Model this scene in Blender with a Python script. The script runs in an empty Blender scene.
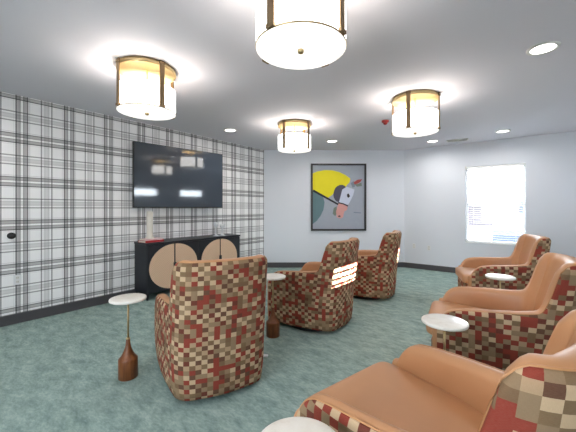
import bpy, bmesh, math, random
from mathutils import Vector, Matrix
R = math.radians
random.seed(7)
SC = bpy.context.scene
COL = SC.collection

# ------------------------------------------------------------------ helpers
def lin(r, g, b):
    f = lambda c: c/12.92 if c <= .04045 else ((c+.055)/1.055)**2.4
    return (f(r/255), f(g/255), f(b/255), 1)

class MB:
    """collects verts / faces (with uv and material slot) for ONE mesh object"""
    def __init__(self): self.v=[]; self.f=[]; self.m=[]; self.uv=[]; self.sm=[]
    def add(self, vs, fs, m=0, uvs=None, smooth=False):
        o=len(self.v); self.v+= [tuple(p) for p in vs]
        for f in fs:
            self.f.append([o+i for i in f]); self.m.append(m); self.sm.append(smooth)
            self.uv.append([uvs[i] for i in f] if uvs else None)
        return self
    def box(self, x0,x1,y0,y1,z0,z1,m=0,bev=0.0,seg=2,rot=None,org=(0,0,0)):
        bm=bmesh.new(); bmesh.ops.create_cube(bm,size=1)
        for v in bm.verts:
            v.co=((x0+x1)/2+v.co.x*(x1-x0),(y0+y1)/2+v.co.y*(y1-y0),(z0+z1)/2+v.co.z*(z1-z0))
        if bev: bmesh.ops.bevel(bm,geom=bm.edges[:],offset=bev,segments=seg,profile=.5,affect='EDGES')
        return self.bm(bm,m,rot,org,smooth=False)
    def bm(self,bm,m=0,rot=None,org=(0,0,0),smooth=False):
        bm.verts.index_update(); M=rot or Matrix.Identity(3); O=Vector(org)
        vs=[tuple(M@v.co+O) for v in bm.verts]; fs=[[v.index for v in f.verts] for f in bm.faces]
        bm.free(); return self.add(vs,fs,m,None,smooth)
    def lathe(self, prof, c=(0,0,0), n=40, m=0, smooth=True, axis='z', close=True):
        vs=[];fs=[]
        for (r,z) in prof:
            for k in range(n):
                a=2*math.pi*k/n
                if axis=='z': vs.append((c[0]+r*math.cos(a),c[1]+r*math.sin(a),c[2]+z))
                elif axis=='x': vs.append((c[0]+z,c[1]+r*math.cos(a),c[2]+r*math.sin(a)))
                else: vs.append((c[0]+r*math.cos(a),c[1]+z,c[2]+r*math.sin(a)))
        for i in range(len(prof)-1):
            for k in range(n):
                k2=(k+1)%n; fs.append([i*n+k,i*n+k2,(i+1)*n+k2,(i+1)*n+k])
        self.add(vs,fs,m,None,smooth)
        if close:
            o=len(self.v)-len(vs)
            for base in (0,len(prof)-1):
                ring=[o+base*n+k for k in range(n)]
                if prof[base][0]>1e-5:
                    self.f.append(ring if base else ring[::-1]); self.m.append(m); self.sm.append(False); self.uv.append(None)
        return self
    def tube(self, pts, r, n=8, m=0):
        pts=[Vector(p) for p in pts]; vs=[];fs=[]
        for i,p in enumerate(pts):
            t=(pts[min(i+1,len(pts)-1)]-pts[max(i-1,0)]).normalized()
            up=Vector((0,0,1)) if abs(t.z)<.95 else Vector((1,0,0))
            a=t.cross(up).normalized(); b=t.cross(a)
            for k in range(n):
                q=2*math.pi*k/n; vs.append(p+a*r*math.cos(q)+b*r*math.sin(q))
        for i in range(len(pts)-1):
            for k in range(n):
                k2=(k+1)%n; fs.append([i*n+k,i*n+k2,(i+1)*n+k2,(i+1)*n+k])
        fs.append(list(range(n))[::-1]); fs.append([(len(pts)-1)*n+k for k in range(n)])
        return self.add(vs,fs,m,None,True)
    def mesh(self,name,mats):
        me=bpy.data.meshes.new(name); me.from_pydata(self.v,[],self.f)
        for mt in (mats if isinstance(mats,(list,tuple)) else [mats]): me.materials.append(mt)
        ul=me.uv_layers.new(name='UVMap') if any(self.uv) else None
        for i,p in enumerate(me.polygons):
            p.material_index=self.m[i]; p.use_smooth=self.sm[i]
            if ul and self.uv[i]:
                for j,li in enumerate(p.loop_indices): ul.data[li].uv=self.uv[i][j]
        bm=bmesh.new(); bm.from_mesh(me); bmesh.ops.recalc_face_normals(bm,faces=bm.faces[:]); bm.to_mesh(me); bm.free()
        return me
    def build(self,name,mats,parent=None,bevel=0):
        return link(name,self.mesh(name,mats),parent)

def link(name,data,parent=None):
    o=bpy.data.objects.new(name,data); COL.objects.link(o)
    if parent: o.parent=parent
    return o
def tag(o,label,cat,group=None):
    o['label']=label; o['category']=cat
    if group: o['group']=group
    return o
def thing(name,label,cat,loc=(0,0,0),rz=0,group=None):
    o=link(name,None); o.location=loc; o.rotation_euler=(0,0,rz); return tag(o,label,cat,group)
def struct(o): o['kind']='structure'; return o
def dup(root,loc,rz,label):
    """copy of a thing, its parts and their sub-parts"""
    r=root.copy(); COL.objects.link(r); r.location=loc; r.rotation_euler=(0,0,rz); r['label']=label
    for ch in list(root.children):
        c=ch.copy(); COL.objects.link(c); c.parent=r
        for g in list(ch.children):
            d=g.copy(); COL.objects.link(d); d.parent=c
    return r

# ------------------------------------------------------------------ materials
class NT:
    def __init__(s,name):
        s.mat=bpy.data.materials.new(name); s.mat.use_nodes=True; s.t=s.mat.node_tree; s.n=s.t.nodes; s.l=s.t.links
        s.b=s.n['Principled BSDF']
    def new(s,ty,**kw):
        x=s.n.new(ty)
        for k,v in kw.items(): setattr(x,k,v)
        return x
    def put(s,sock,val):
        if hasattr(val,'is_output') or isinstance(val,bpy.types.NodeSocket): s.l.new(val,sock)
        else: sock.default_value=val
    def math(s,op,a,b=None,c=None):
        x=s.new('ShaderNodeMath',operation=op); s.put(x.inputs[0],a)
        if b is not None: s.put(x.inputs[1],b)
        if c is not None: s.put(x.inputs[2],c)
        return x.outputs[0]
    def mix(s,f,a,b,blend='MIX'):
        x=s.new('ShaderNodeMix',data_type='RGBA',blend_type=blend); s.put(x.inputs[0],f); s.put(x.inputs[6],a); s.put(x.inputs[7],b); return x.outputs[2]
    def noise(s,scale,detail=3,vec=None,rough=.5):
        x=s.new('ShaderNodeTexNoise'); x.inputs['Scale'].default_value=scale; x.inputs['Detail'].default_value=detail; x.inputs['Roughness'].default_value=rough
        if vec is not None: s.l.new(vec,x.inputs['Vector'])
        return x.outputs['Fac']
    def coord(s,which='Object'): return s.new('ShaderNodeTexCoord').outputs[which]
    def mapping(s,vec,scale=(1,1,1),rot=(0,0,0)):
        x=s.new('ShaderNodeMapping'); s.l.new(vec,x.inputs[0]); x.inputs['Scale'].default_value=scale; x.inputs['Rotation'].default_value=rot; return x.outputs[0]
    def ramp(s,fac,stops,interp='LINEAR'):
        x=s.new('ShaderNodeValToRGB'); s.l.new(fac,x.inputs[0]); r=x.color_ramp; r.interpolation=interp
        while len(r.elements)<len(stops): r.elements.new(.5)
        for e,(p,c) in zip(r.elements,stops): e.position=p; e.color=c
        return x.outputs[0]
    def bump(s,h,strength=.2,dist=.01):
        x=s.new('ShaderNodeBump'); x.inputs['Strength'].default_value=strength; x.inputs['Distance'].default_value=dist; s.l.new(h,x.inputs['Height']); s.l.new(x.outputs[0],s.b.inputs['Normal'])
    def set(s,color=None,rough=None,metal=None,spec=None,emit=None,estr=None,coat=None):
        b=s.b.inputs
        if color is not None: s.put(b['Base Color'],color)
        if rough is not None: s.put(b['Roughness'],rough)
        if metal is not None: b['Metallic'].default_value=metal
        if spec is not None: b['Specular IOR Level'].default_value=spec
        if emit is not None: b['Emission Color'].default_value=emit; b['Emission Strength'].default_value=estr
        if coat is not None: b['Coat Weight'].default_value=coat; b['Coat Roughness'].default_value=.05
        return s.mat

def simple(name,col,rough=.5,metal=0,spec=.5,emit=None,estr=0,coat=None,var=0.06,scale=30):
    t=NT(name)
    if emit is None and var:
        c2=tuple(x*(1-var) for x in col[:3])+(1,)
        t.set(color=t.mix(t.noise(scale,3,t.coord()),col,c2))
    else: t.set(color=col)
    return t.set(rough=rough,metal=metal,spec=spec,emit=emit,estr=estr,coat=coat)

M={}
def paint(name,col):
    t=NT(name); co=t.coord(); n=t.noise(160,2,co)
    t.bump(n,.05,.002)
    return t.set(color=col,rough=.85,spec=.2)
M['wall']=paint('wall_paint',lin(220,223,230))
M['ceil']=paint('ceiling_paint',lin(211,209,216))
M['base']=simple('dark_baseboard',lin(76,74,77),.5)
M['white_trim']=simple('white_vinyl',lin(240,240,240),.35,var=.02)
M['slat']=simple('white_slat',lin(245,245,245),.45,var=.02)
M['plate']=simple('white_plate',lin(225,226,228),.4,var=.02)
M['dark']=simple('black_plastic',lin(22,22,24),.4)
M['black_wood']=simple('black_painted_wood',lin(27,30,38),.42,var=.2,scale=12)
M['brass']=simple('brushed_brass',lin(206,182,136),.32,metal=1,var=.15,scale=60)
M['bronze']=simple('dark_brass_strap',lin(150,126,96),.5,metal=1,var=.2,scale=60)
M['shade']=simple('glowing_shade',lin(250,246,238),.8,emit=(1,.965,.92,1),estr=3.6)
M['diffuser']=simple('glowing_diffuser',lin(250,248,244),.6,emit=(1,.97,.93,1),estr=.55)
M['lens']=simple('glowing_lens',lin(255,252,245),.6,emit=(1,.97,.92,1),estr=4)
M['ring']=simple('white_ring',lin(215,213,208),.5,var=.02)
M['red']=simple('red_plastic',lin(150,42,40),.4)
M['chrome']=simple('dark_chrome',lin(120,120,122),.25,metal=1,var=.05)
M['bezel']=simple('tv_bezel',lin(14,14,15),.35)
t=NT('tv_glass'); M['screen']=t.set(color=lin(56,64,74),rough=.06,spec=.8,coat=.25)  # slate base colour stands in for part of the room's reflection
M['brown_wall']=simple('dark_siding',lin(70,64,68),.9)
M['roof']=simple('grey_shingle',lin(74,72,76),.9)
M['asphalt']=simple('pale_concrete',lin(176,175,174),.95,var=.15,scale=3)
M['carpaint']=simple('blue_grey_car_paint',lin(44,56,76),.4)
M['rubber']=simple('tyre_rubber',lin(30,30,32),.8)
M['darkglass']=simple('dark_glass',lin(60,70,82),.15)
# carpet
t=NT('teal_carpet'); co=t.coord()
mp=t.mapping(co,(1.0,2.2,1),(0,0,R(38)))
n1=t.noise(5.5,6,mp,.68); n2=t.noise(1.3,3,co); n3=t.noise(240,2,co); n4=t.noise(26,4,mp,.7)
f=t.math('ADD',t.math('MULTIPLY',n1,.62),t.math('MULTIPLY',n4,.38))
c=t.ramp(f,[(.35,lin(106,130,125)),(.5,lin(148,170,164)),(.65,lin(186,204,197))])
c=t.mix(t.math('MULTIPLY',n2,.35),c,lin(150,168,158))
c=t.mix(t.math('MULTIPLY',n3,.22),c,lin(86,104,100))
t.bump(n3,.5,.004); M['carpet']=t.set(color=c,rough=.95,spec=.1)
# plaid wallpaper (object coords = world coords on the wall mesh)
t=NT('plaid_wallpaper'); sep=t.new('ShaderNodeSeparateXYZ'); t.l.new(t.coord(),sep.inputs[0])
def stripes(x,per,off):
    u=t.math('MULTIPLY',t.math('FRACT',t.math('DIVIDE',t.math('SUBTRACT',x,off-per*50),per)),per)   # metres into the repeat
    def band(c,hw,w): return t.math('MULTIPLY',t.math('LESS_THAN',t.math('ABSOLUTE',t.math('SUBTRACT',u,c)),hw),w)
    tot=None
    m=.10          # double band centre
    p=m+per/2
    for (c,hw,w) in ((m-.036,.024,.46),(m+.036,.024,.46),(m-.054,.006,.35),(m+.016,.004,.2),(m+.055,.006,.30),(m-.016,.004,.2),(m+.075,.004,.25),(m-.075,.003,.15),
                     (p-.054,.007,.60),(p+.054,.007,.60),(p,.030,.20),(p-.018,.004,.12),(p+.018,.004,.12)):
        b=band(c,hw,w); tot=b if tot is None else t.math('ADD',tot,b)
    g=t.math('MULTIPLY',t.math('LESS_THAN',t.math('FRACT',t.math('DIVIDE',x,.0125)),.35),.035)
    return t.math('MINIMUM',t.math('ADD',tot,g),.85)
a=stripes(sep.outputs[1],.489,.899); b=stripes(sep.outputs[2],.521,.558)
k=t.math('MULTIPLY',t.math('SUBTRACT',1,a),t.math('SUBTRACT',1,b))
c=t.mix(k,lin(30,30,34),lin(250,249,250)); M['plaid']=t.set(color=c,rough=.75,spec=.2)
# checkered upholstery
t=NT('checker_upholstery'); uv=t.coord('UV'); sep=t.new('ShaderNodeSeparateXYZ'); t.l.new(uv,sep.inputs[0])
cu=t.math('FLOOR',t.math('DIVIDE',sep.outputs[0],.040)); cv=t.math('FLOOR',t.math('DIVIDE',sep.outputs[1],.033))
cmb=t.new('ShaderNodeCombineXYZ'); t.l.new(cu,cmb.inputs[0]); t.l.new(cv,cmb.inputs[1])
wn=t.new('ShaderNodeTexWhiteNoise',noise_dimensions='2D'); t.l.new(cmb.outputs[0],wn.inputs['Vector'])
par=t.math('FLOORED_MODULO',t.math('ADD',cu,cv),2.0)
v_=t.math('MULTIPLY_ADD',wn.outputs['Value'],.66,t.math('MULTIPLY',par,.34))
c=t.ramp(v_,[(0,lin(200,170,136)),(.17,lin(178,146,114)),(.33,lin(142,116,88)),(.44,lin(116,88,62)),(.52,lin(138,36,26)),(.68,lin(100,28,20)),(.80,lin(122,96,68)),(.90,lin(92,54,38))],'CONSTANT')
w=t.noise(9,2,t.mapping(uv,(90,14,1))); w2=t.noise(9,2,t.mapping(uv,(14,90,1)))
c=t.mix(t.math('MULTIPLY',w,.25),c,lin(90,62,44)); c=t.mix(t.math('MULTIPLY',w2,.10),c,lin(225,205,175))
t.bump(t.math('ADD',w,w2),.35,.003); M['checker']=t.set(color=c,rough=.9,spec=.15)
# leather
t=NT('cognac_leather'); co=t.coord(); n=t.noise(3.5,4,co); g=t.noise(180,2,co)
c=t.mix(n,lin(196,145,103),lin(180,127,86)); t.bump(g,.12,.002); M['leather']=t.set(color=c,rough=.42,spec=.5)
M['piping']=simple('tan_piping',lin(190,136,90),.5)
# marble / wood / rattan
t=NT('white_marble'); co=t.coord(); n=t.noise(7,6,co,.65)
M['marble']=t.set(color=t.ramp(n,[(.35,lin(240,236,228)),(.55,lin(232,226,216)),(.68,lin(214,205,192))]),rough=.3)
t=NT('walnut'); co=t.coord(); n=t.noise(14,5,t.mapping(co,(2.5,2.5,.25)),.6)
M['walnut']=t.set(color=t.ramp(n,[(.3,lin(82,44,21)),(.55,lin(122,70,35)),(.75,lin(144,88,46))]),rough=.38)
t=NT('woven_rattan'); co=t.coord(); sep=t.new('ShaderNodeSeparateXYZ'); t.l.new(co,sep.inputs[0])
d1=t.math('SINE',t.math('MULTIPLY',t.math('ADD',sep.outputs[1],sep.outputs[2]),230)); d2=t.math('SINE',t.math('MULTIPLY',t.math('SUBTRACT',sep.outputs[1],sep.outputs[2]),230))
w=t.math('MULTIPLY',t.math('MULTIPLY_ADD',d1,.5,.5),t.math('MULTIPLY_ADD',d2,.5,.5)); n=t.noise(9,4,co)
c=t.mix(w,lin(222,190,160),lin(180,142,112)); c=t.mix(t.math('MULTIPLY',n,.5),c,lin(214,182,154)); t.bump(w,.3,.003)
M['rattan']=t.set(color=c,rough=.7)
M['ceramic']=simple('cream_ceramic',lin(228,220,206),.35,var=.08,scale=14)
M['book_red']=simple('red_book_cloth',lin(172,38,44),.55)
M['book_pale']=simple('pale_pink_book_cover',lin(228,198,198),.5)
M['pages']=simple('page_edges',lin(236,228,214),.8)
# clear glass
def glassmat(name,gloss=.12,tint=(1,1,1,1)):
    t=NT(name); t.n.remove(t.b); out=t.n['Material Output']
    tr=t.new('ShaderNodeBsdfTransparent'); tr.inputs[0].default_value=tint
    gl=t.new('ShaderNodeBsdfGlossy'); gl.inputs['Roughness'].default_value=.03
    lw=t.new('ShaderNodeLayerWeight'); lw.inputs[0].default_value=.35
    mx=t.new('ShaderNodeMixShader'); t.l.new(t.math('MULTIPLY_ADD',lw.outputs['Facing'],.5,gloss*.4),mx.inputs[0]); t.l.new(tr.outputs[0],mx.inputs[1]); t.l.new(gl.outputs[0],mx.inputs[2]); t.l.new(mx.outputs[0],out.inputs[0])
    return t.mat
M['glass']=glassmat('clear_glass',.08,(.97,.98,.98,1)); M['crystal']=simple('milky_glass',lin(232,234,238),.15); M['crystal'].node_tree.nodes['Principled BSDF'].inputs['Transmission Weight'].default_value=.2

# ------------------------------------------------------------------ room shell
H=2.74; XL=-4.84; YR=7.40; XE=2.25; YN=-2.0; T=.14
PL=(XL,5.365); PR=(-2.266,YR)                       # ends of the diagonal back wall
dv=Vector((PR[0]-PL[0],PR[1]-PL[1],0)); LB=dv.length; dv/=LB; nv=Vector((dv.y,-dv.x,0))   # nv points into the room
AB=math.atan2(dv.y,dv.x)
b=MB(); b.box(XL-.3,XE+.3,YN-.3,YR+.3,-.12,0); struct(b.build('floor',M['carpet']))
b=MB(); b.box(XL-.3,XE+.3,YN-.3,YR+.3,H,H+.15); struct(b.build('ceiling',M['ceil']))
b=MB(); b.box(XL-T,XL,YN-T,PL[1]+.06,0,H); struct(b.build('wall_left',M['plaid']))
RB=Matrix.Rotation(AB,3,'Z')
b=MB(); b.box(0,LB,0,T,0,H,rot=RB,org=(PL[0],PL[1],0)); struct(b.build('wall_back',M['wall']))
def holed(name,along,u0,u1,holes,thick0,thick1):
    """wall slab running along 'x' or 'y' with rectangular window holes (u0,u1,z0,z1)"""
    b=MB(); us=sorted({u0,u1,*[h[0] for h in holes],*[h[1] for h in holes]}); zs=sorted({0,H,*[h[2] for h in holes],*[h[3] for h in holes]})
    for i in range(len(us)-1):
        for j in range(len(zs)-1):
            uc=(us[i]+us[i+1])/2; zc=(zs[j]+zs[j+1])/2
            if any(h[0]<uc<h[1] and h[2]<zc<h[3] for h in holes): continue
            if along=='x': b.box(us[i],us[i+1],thick0,thick1,zs[j],zs[j+1])
            else: b.box(thick0,thick1,us[i],us[i+1],zs[j],zs[j+1])
    return struct(b.build(name,M['wall']))
W1=(-1.01,-.005,.675,2.245)
W2=(3.98,4.93,1.83,2.15); W3=(5.80,6.75,1.83,2.15)
holed('wall_right','x',PR[0],XE+T,[W1],YR,YR+T)
holed('wall_front','y',YN-T,YR,[W2,W3],XE,XE+T)
FILL_WIN=(-1.7,-.2,.6,2.1)  # unseen window added behind the viewer for fill daylight
holed('wall_near','x',XL-T,XE+T,[FILL_WIN],YN-T,YN)
bh=.118
def base(name,*a,**k):
    b=MB(); b.box(*a,bev=.004,seg=1,**k); struct(b.build(name,M['base']))
base('baseboard_left',XL,XL+.014,YN,PL[1],0,bh)
base('baseboard_back',0,LB,-.014,0,0,bh,rot=RB,org=(PL[0],PL[1],0))
base('baseboard_right',PR[0],XE,YR-.014,YR,0,bh)
base('baseboard_front',XE-.014,XE,YN,YR,0,bh)

def window(n,u0,u1,z0,z1,axis,p,out):
    """white vinyl window set in the outer half of the wall; out = outward sign"""
    y0,y1=sorted((p+out*.075,p+out*.125))
    def bx(b,a0,a1,c0,c1,d=0):
        if axis=='x': b.box(a0,a1,y0+d,y1-d,c0,c1,bev=.003,seg=1)
        else: b.box(y0+d,y1-d,a0,a1,c0,c1,bev=.003,seg=1)
    root=struct(link('window_%d'%n,None))
    b=MB(); w=.04
    bx(b,u0,u0+w,z0,z1); bx(b,u1-w,u1,z0,z1); bx(b,u0+w,u1-w,z0,z0+w); bx(b,u0+w,u1-w,z1-w,z1)
    struct(b.build('window_frame',M['white_trim'],root))
    if z1-z0>1:
        b=MB(); bx(b,u0+w,u1-w,(z0+z1)/2-.02,(z0+z1)/2+.02); struct(b.build('meeting_rail',M['white_trim'],root))
    b=MB(); bx(b,u0+w*.8,u1-w*.8,z0+w*.8,z1-w*.8,.021); struct(b.build('glass_pane',M['glass'],root))
    b=MB()
    s0,s1=sorted((p-out*.012,p+out*.075))
    if axis=='x': b.box(u0-.0,u1+.0,s0,s1,z0-.012,z0+.006,bev=.003,seg=1)
    else: b.box(s0,s1,u0,u1,z0-.012,z0+.006,bev=.003,seg=1)
    struct(b.build('window_sill',M['white_trim'],root))
window(1,*W1,'x',YR,1); window(2,*W2,'y',XE,1); window(3,*W3,'y',XE,1); window(4,*FILL_WIN,'x',YN,-1)  # the last one is unseen, added for fill daylight

def blind(u0,u1,z0,z1,axis,p,out,pitch,depth,tilt,label):
    """horizontal blind hanging in the reveal"""
    c=p+out*.036
    root=thing('window_blind',label,'blind',(((u0+u1)/2,c,z1) if axis=='x' else (c,(u0+u1)/2,z1)),0 if axis=='x' else R(90),'white horizontal blinds')
    hw=(u1-u0)/2-.012
    s=out if axis=='x' else -out
    b=MB(); b.box(-hw,hw,-.028,.028,-.05,-.004,bev=.004); b.build('headrail',M['slat'],root)
    b=MB(); z=-.07; ta=R(tilt)*s
    while z>-(z1-z0)+.05:
        b.box(-hw,hw,-depth/2,depth/2,-.0015,.0015,rot=Matrix.Rotation(ta,3,'X'),org=(0,0,z)); z-=pitch
    b.build('slats',M['slat'],root)
    b=MB(); zb=-(z1-z0)+.022; b.box(-hw,hw,-.024,.024,zb-.01,zb+.012,bev=.004); b.build('bottom_rail',M['slat'],root)
    b=MB()
    for x in (-hw*.72,hw*.72):
        b=MB()
        for y in (-depth/2,depth/2): b.tube([(x,y,-.04),(x,y,zb)],.0012,5)
        b.build('ladder_cord',M['slat'],root)
    if z1-z0>1:
        b=MB(); b.box(-hw-.012,-hw+.014,-.062,-.03,-.055,.012,bev=.003); b.build('headrail_bracket',M['ring'],root)
    return root
blind(*W1,'x',YR,1,.044,.046,-8,'white horizontal blind hanging in the bright window behind the far right chair')
blind(*W2,'y',XE,1,.062,.066,0,'short white blind in the high window mirrored at the left edge of the television')
blind(*W3,'y',XE,1,.062,.066,0,'short white blind in the high window mirrored near the middle of the television')

# ------------------------------------------------------------------ swivel lounge chair (faces local -x)
def chair_parts():
    # plan of the outer face, from the left arm's front round the back to the right arm's front
    def plan():
        P=[]
        n=48
        for i in range(n+1): t=i/n; P.append((-.39+t*.64,-.405+.052*t*t))
        p0,p1,p2=(.25,-.353),(.405,-.338),(.415,-.18)
        for i in range(1,13):
            t=i/12; P.append(((1-t)**2*p0[0]+2*t*(1-t)*p1[0]+t*t*p2[0],(1-t)**2*p0[1]+2*t*(1-t)*p1[1]+t*t*p2[1]))
        for i in range(1,9):
            y=-.18+.18*i/8; P.append((.415+.020*(1-(y/.18)**2),y))
        return P+[(x,-y) for (x,y) in P[-2::-1]]
    P=plan(); n=len(P)
    S=[0]
    for i in range(1,n): S.append(S[-1]+math.dist(P[i],P[i-1]))
    keys=[(-.40,.50),(-.385,.54),(-.36,.585),(-.325,.622),(-.28,.645),(-.2,.657),(-.05,.667),(.10,.678),(.18,.692),(.202,.714),(.219,.78),(.232,.88),(.243,.955),(.256,.995),(.275,1.016),(.30,1.025),(.6,1.025)]
    def hh(x):
        for (a,ha),(b,hb) in zip(keys,keys[1:]):
            if x<=b:
                t=(x-a)/(b-a); return ha+(hb-ha)*t
        return 1.0
    Ht=[hh(p[0]) for p in P]
    for _ in range(1): Ht=[Ht[0]]+[(Ht[i-1]+2*Ht[i]+Ht[i+1])/4 for i in range(1,n-1)]+[Ht[-1]]
    N=[];SL=[];Wt=[];TH=[]
    for i in range(n):
        a=P[max(i-1,0)];c=P[min(i+1,n-1)]; tx,ty=c[0]-a[0],c[1]-a[1]; L=math.hypot(tx,ty); N.append((ty/L,-tx/L))
        SL.append(abs(Ht[min(i+1,n-1)]-Ht[max(i-1,0)])/max(1e-6,S[min(i+1,n-1)]-S[max(i-1,0)]))
        w=min(1,max(0,(P[i][0]+.08)/.32)); w=w*w*(3-2*w); Wt.append(w)
        TH.append(.082+.030*w)
    def pt(i,off,z):
        """off = outward offset from the outer face"""
        x,y=P[i]; nx,ny=N[i]
        tuck=-.028*max(0,1-z/.32)**2
        zz=max(0,(z-.3)/.7)
        return (x+nx*(off+tuck)+.085*Wt[i]*zz**1.1, (y+ny*(off+tuck))*(1-.012*Wt[i]*zz), z)
    # leather body
    body=MB(); rings=[]
    for i in range(n):
        th=TH[i]; r=th*.5; zt=Ht[i]; ring=[]
        for k in range(7): ring.append(pt(i,-.004,.06+(zt-r-.06)*k/6))
        for k in range(1,10):
            a=math.pi-math.pi*k/10; ring.append(pt(i,-.004-th/2-math.cos(a)*th/2*1.0 if False else -.004-(th/2)*(1-math.cos(math.pi*k/10)),zt-r+r*math.sin(math.pi*k/10)))
        for k in range(9):
            z=(zt-r)+(.28-(zt-r))*k/8; cush=.06*Wt[i]*min(1,max(0,(zt-r-z)/.30)); ring.append(pt(i,-.004-th-cush,z))
        ring.append(pt(i,-.004-TH[i]-.05*Wt[i],.06))
        rings.append(ring)
    m=len(rings[0])
    def shrink(ring,k,dx):
        c=Vector((0,0,0))
        for p in ring: c+=Vector(p)
        c/=len(ring); c.z=max(p[2] for p in ring)*.5
        out=[]
        for p in ring:
            q=Vector(p); q.y=c.y+(q.y-c.y)*k; q.z=.06+(q.z-.06)*(1-(1-k)*.06); q.x+=dx; out.append(tuple(q))
        return out
    for end in (0,1):
        src=rings[0] if end==0 else rings[-1]
        caps=[shrink(src,k,dx) for k,dx in ((.97,-.012),(.86,-.024),(.62,-.032),(.25,-.035))]
        rings = caps[::-1]+rings if end==0 else rings+caps
    vs=[p for r_ in rings for p in r_]; fs=[]
    for i in range(len(rings)-1):
        for k in range(m):
            k2=(k+1)%m; fs.append([i*m+k,i*m+k2,(i+1)*m+k2,(i+1)*m+k])
    fs.append(list(range(m))); fs.append([(len(rings)-1)*m+k for k in range(m)][::-1])
    body.add(vs,fs,0,None,True)
    # checkered outer shell
    shell=MB(); vs=[];fs=[];uv=[]; nz=22; idx=list(range(0,n)); edge=[]
    for i in idx:
        th=TH[i]; r=th*.5; zt=Ht[i]; top=zt-r
        col=[pt(i,-.03,.046)]+[pt(i,.005,.049+(top-.049)*k/nz) for k in range(nz+1)]
        for a in (R(12),R(24),R(36),R(46)): col.append(pt(i,-.004-(r+.008)*(1-math.cos(a))+.009*math.cos(a),top+(r+.006)*math.sin(a)))
        a=R(48); col.append(pt(i,-.004-r*(1-math.cos(a))-.004,top+r*math.sin(a)-.004))
        e=R(50); edge.append(pt(i,-.004-r*(1-math.cos(e))+.003,top+(r+.003)*math.sin(e)))
        vs+=col; uv+=[(S[i],p[2]) for p in col]
    q=nz+7
    for i in range(len(idx)-1):
        for k in range(q-1): fs.append([i*q+k,(i+1)*q+k,(i+1)*q+k+1,i*q+k+1])
    shell.add(vs,fs,0,uv,True)
    pip=MB(); pip.tube(edge,.0045,6)
    # front rail between the arms
    fr=MB(); bm=bmesh.new(); bmesh.ops.create_cube(bm,size=1)
    for v in bm.verts: v.co=(-.395+v.co.x*.08,v.co.y*.68,.218+v.co.z*.346)
    bmesh.ops.bevel(bm,geom=bm.edges[:],offset=.02,segments=3,profile=.5,affect='EDGES')
    bm.verts.index_update(); vv=[tuple(v.co) for v in bm.verts]
    fr.add(vv,[[v.index for v in f.verts] for f in bm.faces],0,[(p[1]+p[0]+3.0,p[2]) for p in vv],True); bm.free()
    # seat cushion: soft superquadric with a crowned top, wedge towards the back
    seat=MB(); vs=[];fs=[]; nu,nw=56,20
    sg=lambda c,e: math.copysign(abs(c)**e,c)
    for j in range(nw+1):
        ph=-math.pi/2+math.pi*j/nw
        for i in range(nu):
            th=2*math.pi*i/nu
            x=sg(math.cos(ph),.3)*sg(math.cos(th),.16)*.395-.085; y=sg(math.cos(ph),.3)*sg(math.sin(th),.16)*.330; z=sg(math.sin(ph),.42)*.070
            z=.460+z-.045*(x+.5)/.75
            vs.append((x,y,z))
    for j in range(nw):
        for i in range(nu):
            i2=(i+1)%nu; fs.append([j*nu+i,j*nu+i2,(j+1)*nu+i2,(j+1)*nu+i])
    seat.add(vs,fs,0,None,True)
    sb=MB(); sb.lathe([(.325,0),(.33,.004),(.33,.030),(.24,.042),(.10,.05),(.10,.075)],n=48)
    return dict(upholstered_body=(body,M['leather']),patterned_shell=(shell,M['checker']),piping=(pip,M['piping']),front_panel=(fr,M['checker']),seat_cushion=(seat,M['leather']),swivel_base=(sb,M['dark']))
CH=[ # x, y, rotation (deg), label
 (-2.09,1.66,-25,'patterned swivel armchair nearest the television cabinet, its checkered back turned squarely to the viewer'),
 (-2.055,3.19,4,'patterned swivel armchair in the middle of the left row, sun stripes across its back'),
 (-2.03,4.72,8,'patterned swivel armchair farthest back in the left row, standing before the horse picture wall'),
 (-.28,1.325,-14.5,'tan leather swivel armchair in the right foreground, cut off by the frame edge'),
 (-.19,2.93,8,'tan leather swivel armchair in the middle of the right row, behind the marble table'),
 (-.295,5.03,17.5,'tan leather swivel armchair under the bright window, farthest of the right row')]
x,y,a,lab=CH[0]
chair0=thing('swivel_armchair',lab,'armchair',(x,y,0),R(a),'checkered and leather swivel armchairs')
for nm,(mb,mt) in chair_parts().items():
    o=mb.build(nm,mt,chair0)
    if nm=='upholstered_body': o['label']='tan leather lining and rolled edges'
    if nm=='patterned_shell': o['label']='checkered red, tan and brown woven outer fabric'
for x,y,a,lab in CH[1:]: dup(chair0,(x,y,0),R(a),lab)

# ------------------------------------------------------------------ drink tables
TB=[(-2.58,1.205,'round white marble drink table left of the armchair with its back turned'),
    (-2.17,2.55,'round white marble drink table between the two nearest armchairs of the left row'),
    (-.42,2.215,'round white marble drink table in front of the middle right leather chair'),
    (-.22,4.03,'round white marble drink table before the chair under the window'),
    (-.552,.772,'round white marble table top at the bottom edge of the photo, nearest the viewer')]
x,y,lab=TB[0]; tb=thing('drink_table',lab,'side table',(x,y,0),0,'marble drink tables with wooden bases')
b=MB(); b.lathe([(.03,.628),(.130,.628),(.137,.632),(.139,.640),(.137,.648),(.130,.651),(.0,.651)],n=56); b.build('table_top',M['marble'],tb)
b=MB(); b.tube([(0,0,.30),(0,0,.63)],.0075,12); b.build('stem',M['brass'],tb)
b=MB(); b.lathe([(.069,0),(.073,.004),(.073,.150),(.071,.158),(.064,.163),(.047,.186),(.033,.215),(.022,.248),(.017,.278),(.015,.31),(0,.312)],n=48); b.build('base',M['walnut'],tb)
b=MB(); b.lathe([(.014,.308),(.016,.312),(.016,.322),(.0,.324)],n=24); b.build('collar',M['brass'],tb)
for x,y,lab in TB[1:]: dup(tb,(x,y,0),0,lab)

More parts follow.
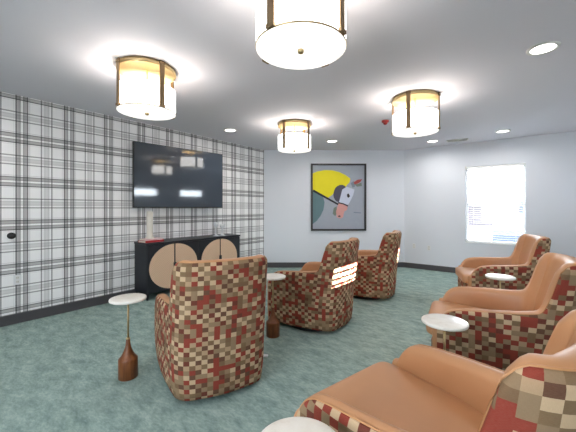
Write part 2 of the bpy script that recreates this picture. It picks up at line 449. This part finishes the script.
# ------------------------------------------------------------------ television on its swung-out mount
TA=R(5.8); tl=Vector((-4.755,2.30,0)); td=Vector((math.sin(TA),math.cos(TA),0)); tw=1.625
tv=thing('television','large black television swung out from the plaid wall above the cabinet','television',tuple(tl+td*tw/2+Vector((0,0,1.90))),-TA)
hw=tw/2; hh_=.512
b=MB(); b.box(-.045,.0,-hw,hw,-hh_,hh_,bev=.006); b.build('housing',M['bezel'],tv)
b=MB(); b.box(-.001,.003,-hw+.012,hw-.012,-hh_+.02,hh_-.012); b.build('screen',M['screen'],tv)
b=MB(); b.box(-.16,-.04,-.12,.12,-.12,.12,bev=.01); b.build('wall_mount',M['dark'],tv)

# ------------------------------------------------------------------ media cabinet
cx0,cx1,cy0,cy1,cz0,cz1=-4.825,-4.45,2.35,4.235,.095,.86
cab=thing('media_cabinet','long black cabinet with two rattan circles below the television','cabinet',(-4.64,3.29,0))
ox,oy=-4.64,3.29
b=MB(); b.box(cx0-ox,cx1-.022-ox,cy0-oy,cy1-oy,cz0,cz1-.03,bev=.004,seg=1); b.build('carcass',M['black_wood'],cab)
b=MB(); b.box(cx0-ox,cx1+.006-ox,cy0-.008-oy,cy1+.008-oy,cz1-.03,cz1,bev=.004,seg=1); b.build('top_panel',M['black_wood'],cab)
for yy in (cy0+.03,cy1-.03):
    for xx in (cx0+.03,cx1-.04):
        b=MB(); b.lathe([(.016,0),(.022,.10),(.022,.11)],(xx-ox,yy-oy,0),20); b.build('leg',M['black_wood'],cab)
cirs=((2.81,.425),(3.735,.415)); dh0,dh1=cz0+.012,cz1-.036; zc=.465; rz_=.352
def half(cy,ry,side,x,m0,m1):  # half-ellipse slab, thickness 6 mm
    vs=[];fs=[];K=28
    pts=[(cy+side*.012+side*max(0,ry-.012)*math.cos(-math.pi/2+math.pi*k/K),zc+rz_*math.sin(-math.pi/2+math.pi*k/K)) for k in range(K+1)]
    for xx in (x,x+.006):
        vs+=[(xx-ox,p[0]-oy,p[1]) for p in pts]
    n=K+1; fs=[list(range(n)),[n+k for k in range(n)][::-1]]+[[k,(k+1)%n,n+(k+1)%n,n+k] for k in range(n)]
    return vs,fs
for cy,ry in cirs:
    for side in (-1,1):
        ye=(cy0+.006 if cy<3 else 3.272) if side<0 else (3.268 if cy<3 else cy1-.006)
        a0,a1=sorted((cy+side*.003,ye))
        b=MB(); b.box(cx1-.022-ox,cx1-ox,a0-oy,a1-oy,dh0,dh1,bev=.003,seg=1); dr=b.build('door',M['black_wood'],cab)
        b=MB(); vs,fs=half(cy,ry,side,cx1-.001,0,0); b.add(vs,fs); p=b.build('rattan_panel',M['rattan'],dr); p['label']='woven tan rattan half circle'
        b=MB(); b.box(cx1-ox,cx1+.022-ox,cy+side*.006-oy,cy+side*.024-oy,.40,.52,bev=.004,seg=1) if side>0 else b.box(cx1-ox,cx1+.022-ox,cy-.024-oy,cy-.006-oy,.40,.52,bev=.004,seg=1)
        b.build('handle',M['black_wood'],dr)
CT=cz1
bk=thing('book','red book lying flat on the black cabinet, under the pale one','book',(-4.60,2.50,CT),R(4))
b=MB(); b.box(-.10,.10,-.155,.155,0,.004,bev=.0015,seg=1).box(-.10,.10,-.155,.155,.028,.032,bev=.0015,seg=1).box(-.10,-.096,-.155,.155,.002,.03); b.box(.094,.10,-.155,.155,.002,.03); b.build('cover',M['book_red'],bk)
b=MB(); b.box(-.094,.092,-.15,.15,.004,.028); b.build('pages',M['pages'],bk)
bk=thing('book','pale pink book lying on the red book, a tall cream vase standing on it','book',(-4.60,2.50,CT+.0325),R(1))
b=MB(); b.box(-.09,.09,-.14,.14,0,.003,bev=.001,seg=1).box(-.09,.09,-.14,.14,.019,.022,bev=.001,seg=1).box(.085,.09,-.14,.14,.002,.02); b.build('cover',M['book_pale'],bk)
b=MB(); b.box(-.085,.084,-.135,.135,.003,.019); b.build('pages',M['pages'],bk)
v=MB(); v.lathe([(.052,0),(.058,.004),(.058,.02),(.047,.03),(.045,.10),(.047,.25),(.047,.40),(.043,.415),(.036,.418),(.034,.40),(.034,.10),(0,.09)],(-4.60,2.475,CT+.055),36)
vo=v.build('vase',M['ceramic']); tag(vo,'tall slim cream cylinder vase standing on the books','vase')
def candlestick(y,h,lab,s):
    r=thing('glass_candleholder',lab,'candle holder',(-4.62,y,CT),0,'clear glass candle holders')
    b=MB(); b.lathe([(.060*s,0),(.060*s,.006),(.03*s,.018),(.012*s,.04),(.011*s,h*.55),(.018*s,h*.6),(.013*s,h*.66),(.040*s,h*.74),(.046*s,h),(.042*s,h),(.034*s,h*.76),(0,h*.72)],n=32); b.build('holder_body',M['crystal'],r)
    return r
candlestick(3.78,.255,'left of the two clear glass candle holders on the cabinet',1)
candlestick(3.93,.215,'right of the two clear glass candle holders on the cabinet',1.1)

# ------------------------------------------------------------------ framed horse picture
s0,s1,z0,z1=1.095,2.385,.857,2.422
pc=Vector((PL[0],PL[1],0))+dv*((s0+s1)/2)+nv*.002
pic=thing('framed_picture','framed painting of a horse head under a yellow shape on the pale back wall','picture',(pc.x,pc.y,(z0+z1)/2),AB)
w2,h2=(s1-s0)/2,(z1-z0)/2; fw=.042          # local: x along wall, -y into the room
b=MB()
b.box(-w2,w2,-.04,0,h2-fw,h2,bev=.003,seg=1).box(-w2,w2,-.04,0,-h2,-h2+fw,bev=.003,seg=1).box(-w2,-w2+fw,-.04,0,-h2+fw,h2-fw,bev=.003,seg=1).box(w2-fw,w2,-.04,0,-h2+fw,h2-fw,bev=.003,seg=1)
b.build('frame',simple('charcoal_frame',lin(52,50,50),.45),pic)
iw,ih=w2-fw,h2-fw
acol=[lin(160,166,178),lin(228,214,24),lin(98,126,132),lin(36,34,40),lin(78,76,92),lin(198,204,222),lin(208,152,146),lin(168,76,72),lin(116,126,114),lin(122,132,146)]
amats=[simple('paint_%d'%i,c,.7,var=.08,scale=9) for i,c in enumerate(acol)]
art=MB(); art.box(-iw,iw,-.016,-.006,-ih,ih,m=0)
def P2(px,py): # 374x432 crop coordinates of the painting -> local
    return (-iw+(px-46)/(326-46)*2*iw, ih-(py-40)/(398-40)*2*ih)
lay=[0]
def poly(pts,m):
    lay[0]+=1; y=-.016-.0006*lay[0]; q=[P2(*p) for p in pts]; n=len(q)
    vs=[(a,y,c) for a,c in q]+[(a,-.0155,c) for a,c in q]
    art.add(vs,[list(range(n))]+[[k,(k+1)%n,n+(k+1)%n,n+k] for k in range(n)],m)
def curve(ctrl,sub=6):
    out=[];n=len(ctrl)
    for i in range(n):
        a,b_,c,d=(ctrl[(i+k-1)%n] for k in range(4))
        for s in range(sub):
            t=s/sub; out.append(tuple(.5*((2*b_[k])+(-a[k]+c[k])*t+(2*a[k]-5*b_[k]+4*c[k]-d[k])*t*t+(-a[k]+3*b_[k]-3*c[k]+d[k])*t**3) for k in (0,1)))
    return out
def ell(cx,cy,rx,ry,rot=0,n=28):
    return [(cx+rx*math.cos(2*math.pi*k/n)*math.cos(rot)-ry*math.sin(2*math.pi*k/n)*math.sin(rot),cy+rx*math.cos(2*math.pi*k/n)*math.sin(rot)+ry*math.sin(2*math.pi*k/n)*math.cos(rot)) for k in range(n)]
poly([(46,85),(70,74),(110,66),(150,67),(190,77),(225,95),(250,114),(246,135),(228,155),(222,180),(165,190),(150,208),(125,225),(98,206),(46,180)],1)
poly([(46,184),(80,200),(104,222),(110,250),(104,290),(88,325),(68,352),(46,370)],2)
poly([(160,280),(176,270),(176,310),(168,326),(154,312)],8)
poly([(252,140),(268,128),(276,160),(262,166)],9)
poly(curve([(205,150),(224,160),(222,190),(208,222),(190,244),(170,238),(158,208),(166,172),(184,154)]),4)
poly([(206,176),(230,160),(272,176),(266,206),(248,244),(238,262),(188,248)],5)
poly([(186,252),(212,256),(236,268),(232,290),(216,300),(210,332),(196,340),(176,332),(172,300)],6)
poly([(184,246),(214,254),(238,266),(236,272),(212,260),(184,254)],3)
poly([(48,178),(54,178),(186,256),(182,264),(48,188)],3)
poly([(232,202),(240,198),(248,214),(238,224),(232,214)],3)
poly(ell(190,326,7,4),3)
poly([(268,134),(290,120),(314,118),(304,134),(286,144),(272,146)],7)
poly([(272,146),(290,144),(310,136),(312,156),(286,160)],8)
poly([(268,302),(308,306),(308,310),(268,307)],9)
art.build('painting',amats,pic)

# ------------------------------------------------------------------ ceiling: drum lights, recessed lights, vent, alarm
DL=[(-1.047,1.482,'brass and white drum light nearest the viewer, cut off by the top of the photo'),
    (-2.93,1.55,'brass and white drum light hanging above the plaid wall side, left of the photo'),
    (-2.95,4.00,'brass and white drum light farthest back, near the corner of the plaid wall'),
    (-1.08,3.96,'brass and white drum light on the right, before the window wall')]
x,y,lab=DL[0]; dl=thing('drum_ceiling_light',lab,'ceiling light',(x,y,H),0,'brass and white drum ceiling lights')
b=MB(); b.lathe([(.266,0),(.266,-.046),(.262,-.046),(.262,-.020),(.0,-.018)],n=64); b.build('canopy',M['brass'],dl)
b=MB(); b.lathe([(.262,-.417),(.262,-.205),(.256,-.205),(.256,-.417),(.262,-.417)],n=64,close=False); b.build('drum_shade',M['shade'],dl)
b=MB(); b.lathe([(.0,-.420),(.252,-.420),(.262,-.423),(.262,-.428),(.25,-.431),(.0,-.431)],n=64); b.build('diffuser',M['diffuser'],dl)
b=MB(); b.lathe([(.262,-.417),(.2655,-.418),(.2655,-.425),(.262,-.426)],n=64,close=False); b.build('rim',M['brass'],dl)
b=MB(); b.lathe([(.018,-.430),(.019,-.438),(.017,-.448),(.010,-.453),(0,-.454)],n=20); b.build('finial',M['brass'],dl)
for k in range(4):
    rm=Matrix.Rotation(k*math.pi/2,3,'Z')
    b=MB(); b.box(.266,.276,-.024,.024,-.424,0,bev=.002,seg=1,rot=rm); b.box(.262,.282,-.027,.027,-.03,-.002,bev=.002,seg=1,rot=rm); b.box(.262,.282,-.027,.027,-.427,-.402,bev=.002,seg=1,rot=rm)
    b.build('strap',M['bronze'],dl)
b=MB(); b.tube([(0,0,-.018),(0,0,-.43)],.008,10); b.build('centre_rod',M['brass'],dl)
def lamp(name,kind,loc,energy,color,parent=None,**kw):
    l=bpy.data.lights.new(name,kind); l.energy=energy; l.color=color
    for k,v_ in kw.items(): setattr(l,k,v_)
    o=link(name,l,parent); o.location=loc; return o
EB=2.4
for k in range(2):
    a=k*math.pi+.6
    lamp('bulb_glow','POINT',(.11*math.cos(a),.11*math.sin(a),-.25),EB,(1,.93,.86),dl,shadow_soft_size=.03)
for x,y,lab in DL[1:]: dup(dl,(x,y,H),0,lab)

RL=[(-4.07,3.64,'small recessed ceiling light above the right end of the television'),
    (-3.106,5.49,'small recessed ceiling light above the horse picture'),
    (.114,3.40,'recessed ceiling light at the upper right of the photo, nearest the viewer'),
    (-1.497,6.73,'small recessed ceiling light beside the air vent'),
    (-.32,6.61,'small recessed ceiling light right of the air vent, above the window'),
    (.114,.3,'added recessed ceiling light, unseen behind the viewer on the window side'),(-1.9,-.6,'added recessed ceiling light, unseen behind the viewer in the middle'),(-4.0,.2,'added recessed ceiling light, unseen behind the viewer on the plaid wall side')]  # these three are unseen, added for ambient light
x,y,lab=RL[0]; rl=thing('recessed_light',lab,'ceiling light',(x,y,H),0,'recessed ceiling lights')
b=MB(); b.lathe([(.086,.002),(.086,-.008),(.10,-.013),(.113,-.009),(.116,.002)],n=40,close=False); b.build('trim_ring',M['ring'],rl)
b=MB(); b.lathe([(.0,-.009),(.075,-.009),(.088,-.007),(.088,-.001)],n=40); b.build('lens',M['lens'],rl)
ar=lamp('downlight_glow','AREA',(0,0,-.014),5.5,(1,.97,.93),rl,shape='DISK',size=.13,spread=R(165))
for x,y,lab in RL[1:]: dup(rl,(x,y,H),0,lab)

vt=thing('ceiling_vent','slotted white air vent in the ceiling near the window wall','air vent',(-1.08,6.93,H),R(5))
b=MB(); b.box(-.19,.19,-.09,-.075,-.012,0).box(-.19,.19,.075,.09,-.012,0).box(-.19,-.175,-.075,.075,-.012,0).box(.175,.19,-.075,.075,-.012,0).box(-.006,.006,-.075,.075,-.012,0); b.build('grille_frame',M['ring'],vt)
b=MB()
for k in range(6): b.box(-.175,.175,-.006,.006,-.001,.001,rot=Matrix.Rotation(R(40),3,'X'),org=(0,-.062+k*.025,-.007))
b.build('louvres',M['ring'],vt)
b=MB(); b.box(-.175,.175,-.075,.075,-.0015,-.0005); b.build('duct_shade_sheet',M['dark'],vt)  # black sheet standing in for the shade inside the duct
al=thing('fire_alarm','small red fire alarm on the ceiling, half behind the right drum light','fire alarm',(-1.73,4.72,H))
b=MB(); b.lathe([(.055,.003),(.055,-.02),(.048,-.028),(0,-.028)],n=28); b.build('alarm_base',M['red'],al)
b=MB(); b.lathe([(.034,-.027),(.03,-.05),(.018,-.062),(0,-.065)],n=24); b.build('strobe_dome',M['red'],al)

# ------------------------------------------------------------------ small wall items
kn=thing('black_wall_stop','small round black knob on the plaid wall at the left edge','wall stop',(XL,.90,1.055))
b=MB(); b.lathe([(.038,0),(.038,.006),(.018,.010),(.016,.022)],axis='x',n=28); b.build('knob_plate',M['dark'],kn)
b=MB(); b.lathe([(.018,.02),(.034,.027),(.038,.038),(.030,.05),(0,.053)],axis='x',n=28); b.build('knob_head',M['dark'],kn)
def outlet(loc,rz,lab,mat,slots=True):
    r=thing('wall_outlet',lab,'outlet',loc,rz,'wall outlets')       # local +x points out of the wall
    b=MB(); b.box(0,.006,-.036,.036,-.058,.058,bev=.002,seg=1); b.build('cover_plate',mat,r)
    for z in (-.024,.024):
        b=MB(); b.box(.005,.009,-.016,.016,z-.016,z+.016,bev=.003,seg=1)
        for s in (-.006,.006): b.box(.0085,.0095,s-.0012,s+.0012,z-.005,z+.006,m=1)
        b.build('socket',[M['ring'],M['dark']],r)
    return r
outlet((XL,.957,.522),0,'white outlet plate low on the plaid wall below the black knob',M['plate'])
outlet((-2.04,YR,.513),R(-90),'white outlet plate on the window wall, nearer the corner',M['plate'])
outlet((-1.72,YR,.492),R(-90),'white outlet plate on the window wall, nearer the window',M['plate'])
b=MB(); b.box(-.03,.03,-.022,.022,0,.012,bev=.004); o=b.build('floor_plate',M['plate']); o.location=(-1.93,2.15,0); o.rotation_euler=(0,0,R(30)); tag(o,'tiny white plate on the carpet right of the foremost patterned chair','floor plate')

# ------------------------------------------------------------------ outside
b=MB(); b.box(-60,70,YR+.5,90,-.45,-.3); b.box(XE+.6,70,-40,YR+.5,-.45,-.3); b.box(-60,XE+.6,-40,YN-.5,-.45,-.3); struct(b.build('ground',M['asphalt']))
blk=MB(); blk.box(.75,XE+T,YR+T,YR+5,-.3,5.5); struct(blk.build('wall_sun_blocker',M['brown_wall']))  # unseen wall added to keep grazing sun out of the far window
def building(x0,x1,y0,y1,h,label):
    r=thing('building',label,'building',((x0+x1)/2,(y0+y1)/2,-.3)); X=(x1-x0)/2; Y=(y1-y0)/2
    b=MB(); b.box(-X,X,-Y,Y,0,h); b.build('walls',M['brown_wall'],r)
    b=MB(); e=.5
    vs=[(-X-e,-Y-e,h),(X+e,-Y-e,h),(X+e,Y+e,h),(-X-e,Y+e,h),(-X,0,h+2),(X,0,h+2)]
    b.add(vs,[[0,1,5,4],[2,3,4,5],[1,2,5],[3,0,4],[0,3,2,1]]); b.build('roof',M['roof'],r)
    k=-X+1.2
    while k<X-1:
        for z in (1.0,):
            b=MB(); b.box(k,k+1.1,-Y-.05,-Y+.02,z,z+1.3); b.build('window',M['darkglass'],r)
        k+=2.6
    return r
building(-12,.9,34,42,1.9,'low dark building across the lot, seen through the window blind')
def car(x,y,rz):
    r=thing('car','blue-grey parked car seen low through the window blind','car',(x,y,-.3),rz)
    sil=[(-2.2,.3),(-2.25,.62),(-2.1,.82),(-1.3,.92),(-.65,1.40),(.75,1.42),(1.55,.98),(2.15,.88),(2.25,.6),(2.2,.3)]
    n=len(sil); b=MB(); vs=[]
    for y_,k in ((-.86,1),(-.80,1.0),(.80,1.0),(.86,1)):
        for (px,pz) in sil:
            inset=.12 if (pz>1.1) else 0
            yy=y_*(1-inset) ; vs.append((px*(.985 if abs(y_)>.82 else 1),yy,pz*(.985 if abs(y_)>.82 else 1)))
    fs=[]
    for j in range(3):
        for k in range(n): fs.append([j*n+k,j*n+(k+1)%n,(j+1)*n+(k+1)%n,(j+1)*n+k])
    fs+=[list(range(n)),[3*n+k for k in range(n)][::-1]]; b.add(vs,fs,0); b.build('car_body',M['carpaint'],r)
    for s in (-1,1):
        b=MB(); b.add([(-1.15,s*.868,.95),(-.6,s*.80,1.33),(.68,s*.80,1.34),(1.3,s*.868,.98)],[[0,1,2,3]]); b.add([(-1.15,s*.85,.95),(-.6,s*.77,1.33),(.68,s*.77,1.34),(1.3,s*.85,.98)],[[3,2,1,0]])
        b.build('side_glass',M['darkglass'],r)
    for wx in (-1.4,1.4):
        for s in (-1,1):
            b=MB(); b.lathe([(.0,-.1),(.30,-.1),(.33,-.08),(.33,.08),(.30,.1),(0,.1)],(wx,s*.78,.33),24,axis='y'); b.build('wheel',M['rubber'],r)
car(-.36,17.0,R(94))

# ------------------------------------------------------------------ light from outside
w=bpy.data.worlds.new('day_sky'); SC.world=w; w.use_nodes=True
bg=w.node_tree.nodes['Background']; bg.inputs[0].default_value=(.83,.915,1,1); bg.inputs[1].default_value=12.5
sd=Vector((-3.88,-1.09,-1.33)).normalized()
so=lamp('sun','SUN',(8,6,6),70,(1,.97,.95),angle=R(.22)); so.rotation_euler=sd.to_track_quat('-Z','Y').to_euler()
def portal(loc,rot,sx,sy):
    o=lamp('window_portal','AREA',loc,1,(1,1,1),shape='RECTANGLE',size=sx,size_y=sy); o.rotation_euler=rot; o.data.cycles.is_portal=True
portal(((W1[0]+W1[1])/2,YR+.2,(W1[2]+W1[3])/2),(R(-90),0,0),1.0,1.57)
portal(((FILL_WIN[0]+FILL_WIN[1])/2,YN-.2,1.35),(R(90),0,0),1.5,1.5)
portal((XE+.2,(W2[0]+W2[1])/2,1.95),(R(90),0,R(90)),.95,.38)
portal((XE+.2,(W3[0]+W3[1])/2,1.95),(R(90),0,R(90)),.95,.38)

# ------------------------------------------------------------------ camera
cam=bpy.data.cameras.new('camera'); cam.sensor_width=36; cam.lens=309/576*36; cam.shift_y=-7.7/576; cam.clip_start=.05; cam.clip_end=300
co_=link('camera',cam); co_.location=(0,0,1.38); co_.rotation_euler=(R(90),0,math.atan(238/309)); SC.camera=co_
vs_=SC.view_settings; vs_.view_transform='Standard'; vs_.look='None'; vs_.gamma=1; vs_.use_curve_mapping=False; vs_.exposure=0.78
SC.cycles.max_bounces=10; SC.cycles.diffuse_bounces=6; SC.cycles.transparent_max_bounces=16; SC.cycles.sample_clamp_indirect=6
